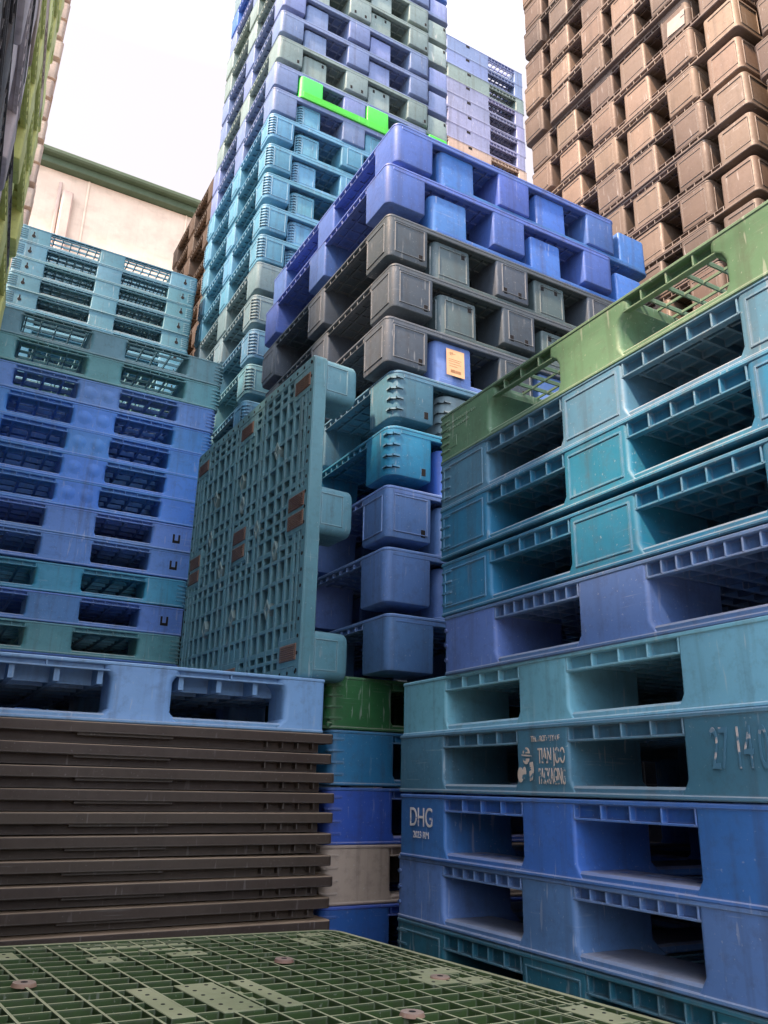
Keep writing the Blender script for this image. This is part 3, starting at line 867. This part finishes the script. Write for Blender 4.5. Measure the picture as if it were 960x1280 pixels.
for c in seq:
    z += .236
    g_rows.append((z, 'tower slot' if c == 'grey green' else 'tower smooth', c, 'tower slot' if c == 'grey green' else 'tower smooth', c, c))
GX = {}
n_low = len(low)
gi = [i for i, r_ in enumerate(g_rows) if r_[4] == 'bright green'][0]
for i, (z, k, c, k2, c2, wd) in enumerate(g_rows):
    H = KINDS[k]['H']; x = 1.345 + .009 * (z - 3.2) + jit(.006)
    GX[i] = x
    rel = i - gi
    pos = ('holding the bright green one' if rel == 0 else '%s %s the bright green one' % (
        {1: 'next', 2: 'second', 3: 'third', 4: 'fourth', 5: 'fifth', 6: 'sixth', 7: 'seventh', 8: 'eighth', 9: 'ninth', 10: 'tenth', 11: 'eleventh', 12: 'twelfth', 13: 'thirteenth'}[abs(rel)], 'above' if rel > 0 else 'below'))
    place(k, 'leg_pallet', (x + .6, GY + .65, CZ + z - H), c, 'upright %s pallet of the tall rear tower, %s' % (c, pos), 'upright pallets of the tall rear tower', rotz=jit(.004))
    if i > 0:
        zn = g_rows[i - 1][0]
        lab = 'bright green upside-down pallet high in the rear tower' if c2 == 'bright green' else 'upside-down %s pallet of the rear tower, level %s' % (c2, pos)
        place(k2, 'leg_pallet', (x + .185 + .6 + jit(.006), GY + .65 + (-.012 if c2 == 'bright green' else .022), CZ + zn + .0008), c2, lab, 'upside-down pallets of the tall rear tower', flip=True, rotz=jit(.004))
z = CZ + g_rows[0][0] - .175
while z > .1:
    z -= .1755
    place('tower smooth', 'leg_pallet', (1.94, 4.65, z), 'grey teal', 'grey pallet hidden low in the rear tower', 'hidden pallets of the rear tower', parts=False)

# brown stack beyond the rear tower
for i in range(22):
    z = CZ + 5.0 - .235 * i
    place('tower smooth', 'brown_pallet', (1.50 + .6 + jit(.02), 5.75 + .65 + jit(.05), z - .186), 'dark brown', 'brown pallet, %s of the dark stack beyond the rear tower' % nth(i), 'brown pallets beyond the rear tower', parts=False, rotz=jit(.006))
    place('tower smooth', 'brown_pallet', (1.50 + .78, 5.75 + .75, z - .235), 'dark brown', 'upside-down brown pallet, %s of the dark stack beyond the rear tower' % nth(i), 'brown pallets beyond the rear tower', flip=True, parts=False, rotz=jit(.006))

# ================================================================== PALE STACK SEEN BETWEEN THE TOWERS
h_cols = ['lavender', 'lavender', 'grey green', 'lavender grey', 'lavender grey', 'lavender grey', 'lavender grey', 'beige', 'grey teal']
for i, c in enumerate(h_cols):
    place('far wide', 'box_pallet', (4.165 + jit(.01), 5.7 + .6, CZ + 7.99 - .2035 * (i + 1)), c, '%s pallet, %s of the pale stack between the two towers' % (c, nth(i)), 'pallets of the pale stack between the towers', rotz=jit(.003))
z = CZ + 7.99 - .2035 * 9
while z > .1:
    z -= .203
    place('far wide', 'box_pallet', (4.165, 6.3, z), 'lavender grey', 'pale pallet hidden low between the towers', 'hidden pallets of the pale stack', parts=False)

# ================================================================== TALL BROWN TOWERS AT UPPER RIGHT
IX = 2.75; pit = .226
def brown_tower(yfar, ztop, zvis, tname, dy):
    n = int((ztop - 0) / pit); vis = 0
    for i in range(60):
        z = ztop - pit * i
        if z + CZ < .3: break
        p = z > zvis
        cb = random.choice(['brown', 'brown', 'dusty brown', 'umber']) if p else 'black'  # hidden lower levels coloured black so the openings in front of them read dark
        x = IX + jit(.016); y = yfar - .62 + jit(.022)
        q = ORD[i] if i < len(ORD) else 'lower'
        labs = ('brown pallet, %s level down the %s' % (q, tname), 'upside-down brown pallet, %s level down the %s' % (q, tname)) if p else \
               ('blackened pallet hidden low in the %s' % tname,) * 2
        g = 'brown pallets of the %s' % tname if p else 'hidden blackened pallets of the %s' % tname
        place('brown leg', 'brown_pallet', (x + .55, y, CZ + z - .190), cb, labs[0], g, parts=p, rotz=jit(.006))
        place('brown leg', 'brown_pallet', (x + .55 + jit(.01), y - dy, CZ + z - pit + .0008), cb, labs[1], g, flip=True, parts=p, rotz=jit(.006))
brown_tower(3.16, 5.40, 1.75, 'tall brown tower', .235)
brown_tower(1.62, 4.30, 1.6, 'nearer brown tower at the right edge', .235)

bpy.context.view_layer.update()
hit = S.ray_cast(bpy.context.evaluated_depsgraph_get(), Vector((2.3, 2.0, CZ + 3.70)), Vector((1, 0, 0)))[1]
bm = bmesh.new(); cbox(bm, -.0012, 0, -.055, .055, -.045, .045, .0003); cbox(bm, -.004, -.0012, -.055, -.030, .01, .045, .0004)
tag(link('paper_label', mesh(bm, 'paper label', False), flat('label paper', (.34, .30, .28), .8), None, (hit.x - .004, 2.0, CZ + 3.70), (R(6), 0, 0)), 'torn pale paper label stuck on a leg of the brown tower', 'paper label')

# ================================================================== STACKS ALONG THE LEFT EDGE (seen almost edge-on)
def edge_stack(x, y0, zlo, zhi, cols, tname, dx=.012, yaw=0.):  # same nine-legged pallets as in the rear tower
    z = zhi; i = 0
    while z > .3:
        c = cols[i % len(cols)]
        q = ORD[i] if i < len(ORD) else 'lower'
        vis = z > zlo
        yw = yaw if vis else 0.
        ox, oy = (-.6 * math.cos(yw) - .65 * math.sin(yw), -.6 * math.sin(yw) + .65 * math.cos(yw))   # from the near right corner
        place('tower smooth', 'nine_leg_pallet', (x + ox + jit(dx), y0 + oy + jit(.02), z - .186), c,
              ('%s pallet, %s level down the %s' % (c, q, tname)) if vis else 'pallet hidden low in the %s' % tname,
              'pallets of the %s' % tname if vis else 'hidden pallets of the %s' % tname, parts=False, rotz=yw + jit(.006))
        place('tower smooth', 'nine_leg_pallet', (x + ox + jit(dx), y0 + oy + .18, z - .2349), c,
              ('upside-down %s pallet, %s level down the %s' % (c, q, tname)) if vis else 'pallet hidden low in the %s' % tname,
              'pallets of the %s' % tname if vis else 'hidden pallets of the %s' % tname, flip=True, parts=False, rotz=yw + jit(.006))
        z -= .2345; i += 1
edge_stack(-.075, .95, CZ + .9, CZ + 2.95, ['black', 'pale', 'beige', 'pale', 'black', 'pale', 'black'], 'black and pale stack on the left edge', .008, R(-2))
edge_stack(-.060, 2.45, CZ + 1.2, CZ + 3.95, ['yellow green', 'yellow green', 'yellow green', 'beige', 'yellow green', 'yellow green', 'yellow green', 'black'], 'yellow-green stack on the left edge', .012, R(-5))
edge_stack(.150, 6.45, CZ + 3.2, CZ + 7.6, ['beige', 'beige', 'beige'], 'beige stack far on the left edge', .012)

# ================================================================== UNSEEN WALL AND STACKS ADDED AROUND THE VIEWER TO BLOCK LIGHT
bm = bmesh.new(); cbox(bm, -9, 14, -.25, 0, 0, 2.4, .01); cbox(bm, -9.05, 14.05, -.30, .05, 2.403, 2.53, .01)  # wall added out of view as a light blocker
tag(link('blocking_wall', mesh(bm, 'blocking wall'), plastic('blocking wall', (.30, .28, .26), .85, .7, .2, .3), None, (0, -7, 0)), 'unseen added blocking wall closing the alley behind the viewer', 'wall')
for r_, (x, y, n) in enumerate(((1.83, -.10, 9), (1.83, -1.40, 6))):  # unseen stacks added to darken the lower right front stack
    for i in range(n):
        place('plainbox', 'box_pallet', (x + jit(.01), y + jit(.01), .002 + .1495 * i), random.choice(['blue', 'teal', 'periwinkle']), 'plain pallet in an unseen stack added behind the viewer', 'unseen pallets added behind the viewer to block light', rotz=-PI/2, parts=False)


edge_stack(-.45, -.42, CZ + .4, CZ + 2.75, ['pale', 'pale', 'beige'], 'added unseen pale stack beside the viewer', .006)  # stack added out of view to keep sun off the right front stack

# ================================================================== LIGHT, SKY, CAMERA
sv = Vector((-.58, -.17, .80)).normalized()
w = bpy.data.worlds.new('World'); S.world = w; w.use_nodes = True
nt = w.node_tree; bg = nt.nodes['Background']
sky = nd(nt, 'ShaderNodeTexSky'); sky.sky_type = 'NISHITA'; sky.sun_disc = False
sky.sun_elevation = math.asin(sv.z); sky.sun_rotation = math.atan2(sv.x, sv.y)
sky.air_density = 1.2; sky.dust_density = 5.0; sky.ozone_density = 1.5
hs = nd(nt, 'ShaderNodeHueSaturation'); hs.inputs['Saturation'].default_value = .5
nt.links.new(sky.outputs[0], hs.inputs['Color'])
tc = nd(nt, 'ShaderNodeTexCoord'); sp_ = nd(nt, 'ShaderNodeSeparateXYZ'); nt.links.new(tc.outputs['Generated'], sp_.inputs[0])
cn = nd(nt, 'ShaderNodeTexNoise'); cn.inputs['Scale'].default_value = 2.2; cn.inputs['Detail'].default_value = 5; nt.links.new(tc.outputs['Generated'], cn.inputs['Vector'])
cl = nd(nt, 'ShaderNodeMix', data_type='RGBA'); cl.inputs[6].default_value = (1.20, 1.06, 1.16, 1); cl.inputs[7].default_value = (1.34, 1.25, 1.32, 1); nt.links.new(cn.outputs[0], cl.inputs[0])
mr = nd(nt, 'ShaderNodeMapRange'); mr.inputs[1].default_value = .72; mr.inputs[2].default_value = .97; nt.links.new(sp_.outputs[2], mr.inputs[0])
zb = nd(nt, 'ShaderNodeMix', data_type='RGBA'); zb.inputs[7].default_value = (4.3, 4.5, 5.0, 1)      # bright cloud overhead, paler towards the roofs
dq = nd(nt, 'ShaderNodeVectorMath', operation='DOT_PRODUCT'); nt.links.new(tc.outputs['Generated'], dq.inputs[0]); dq.inputs[1].default_value = (-.88, -.47, 0)
mb = nd(nt, 'ShaderNodeMapRange'); mb.inputs[1].default_value = .05; mb.inputs[2].default_value = .60; nt.links.new(dq.outputs['Value'], mb.inputs[0])   # and in the sun's half of the sky
mm = nd(nt, 'ShaderNodeMath', operation='MAXIMUM'); nt.links.new(mr.outputs[0], mm.inputs[0]); nt.links.new(mb.outputs[0], mm.inputs[1])
nt.links.new(mm.outputs[0], zb.inputs[0]); nt.links.new(cl.outputs[2], zb.inputs[6])
mx = nd(nt, 'ShaderNodeMix', data_type='RGBA'); mx.inputs[0].default_value = .86; nt.links.new(hs.outputs[0], mx.inputs[6]); nt.links.new(zb.outputs[2], mx.inputs[7])
nt.links.new(mx.outputs[2], bg.inputs['Color']); bg.inputs['Strength'].default_value = .15
sl_ = bpy.data.lights.new('sun', 'SUN'); sl_.energy = 2.6; sl_.angle = R(4); sl_.color = (1, .68, .45)
so = bpy.data.objects.new('sun', sl_); COL.objects.link(so); so.rotation_euler = sv.to_track_quat('Z', 'Y').to_euler()

th, rho, psi = math.atan(345/1016), R(1.2), R(29.33)
Fv = Vector((math.sin(psi) * math.cos(th), math.cos(psi) * math.cos(th), math.sin(th)))
r0 = Vector((math.cos(psi), -math.sin(psi), 0)); u0 = r0.cross(Fv)
rv = math.cos(rho) * r0 + math.sin(rho) * u0; uv = -math.sin(rho) * r0 + math.cos(rho) * u0
cd = bpy.data.cameras.new('camera'); cam = bpy.data.objects.new('camera', cd); COL.objects.link(cam)
cd.sensor_fit = 'HORIZONTAL'; cd.sensor_width = 36; cd.lens = 36 * 1016 / 960; cd.clip_end = 2000; cd.clip_start = .02
Mm = Matrix((rv, uv, -Fv)).transposed().to_4x4(); Mm.translation = Vector((0, 0, CZ)); cam.matrix_world = Mm
S.camera = cam
vs = S.view_settings; vs.view_transform = 'Standard'; vs.look = 'None'; vs.exposure = 2.3; vs.gamma = 1; vs.use_curve_mapping = False
S.cycles.max_bounces = 8; S.cycles.diffuse_bounces = 3
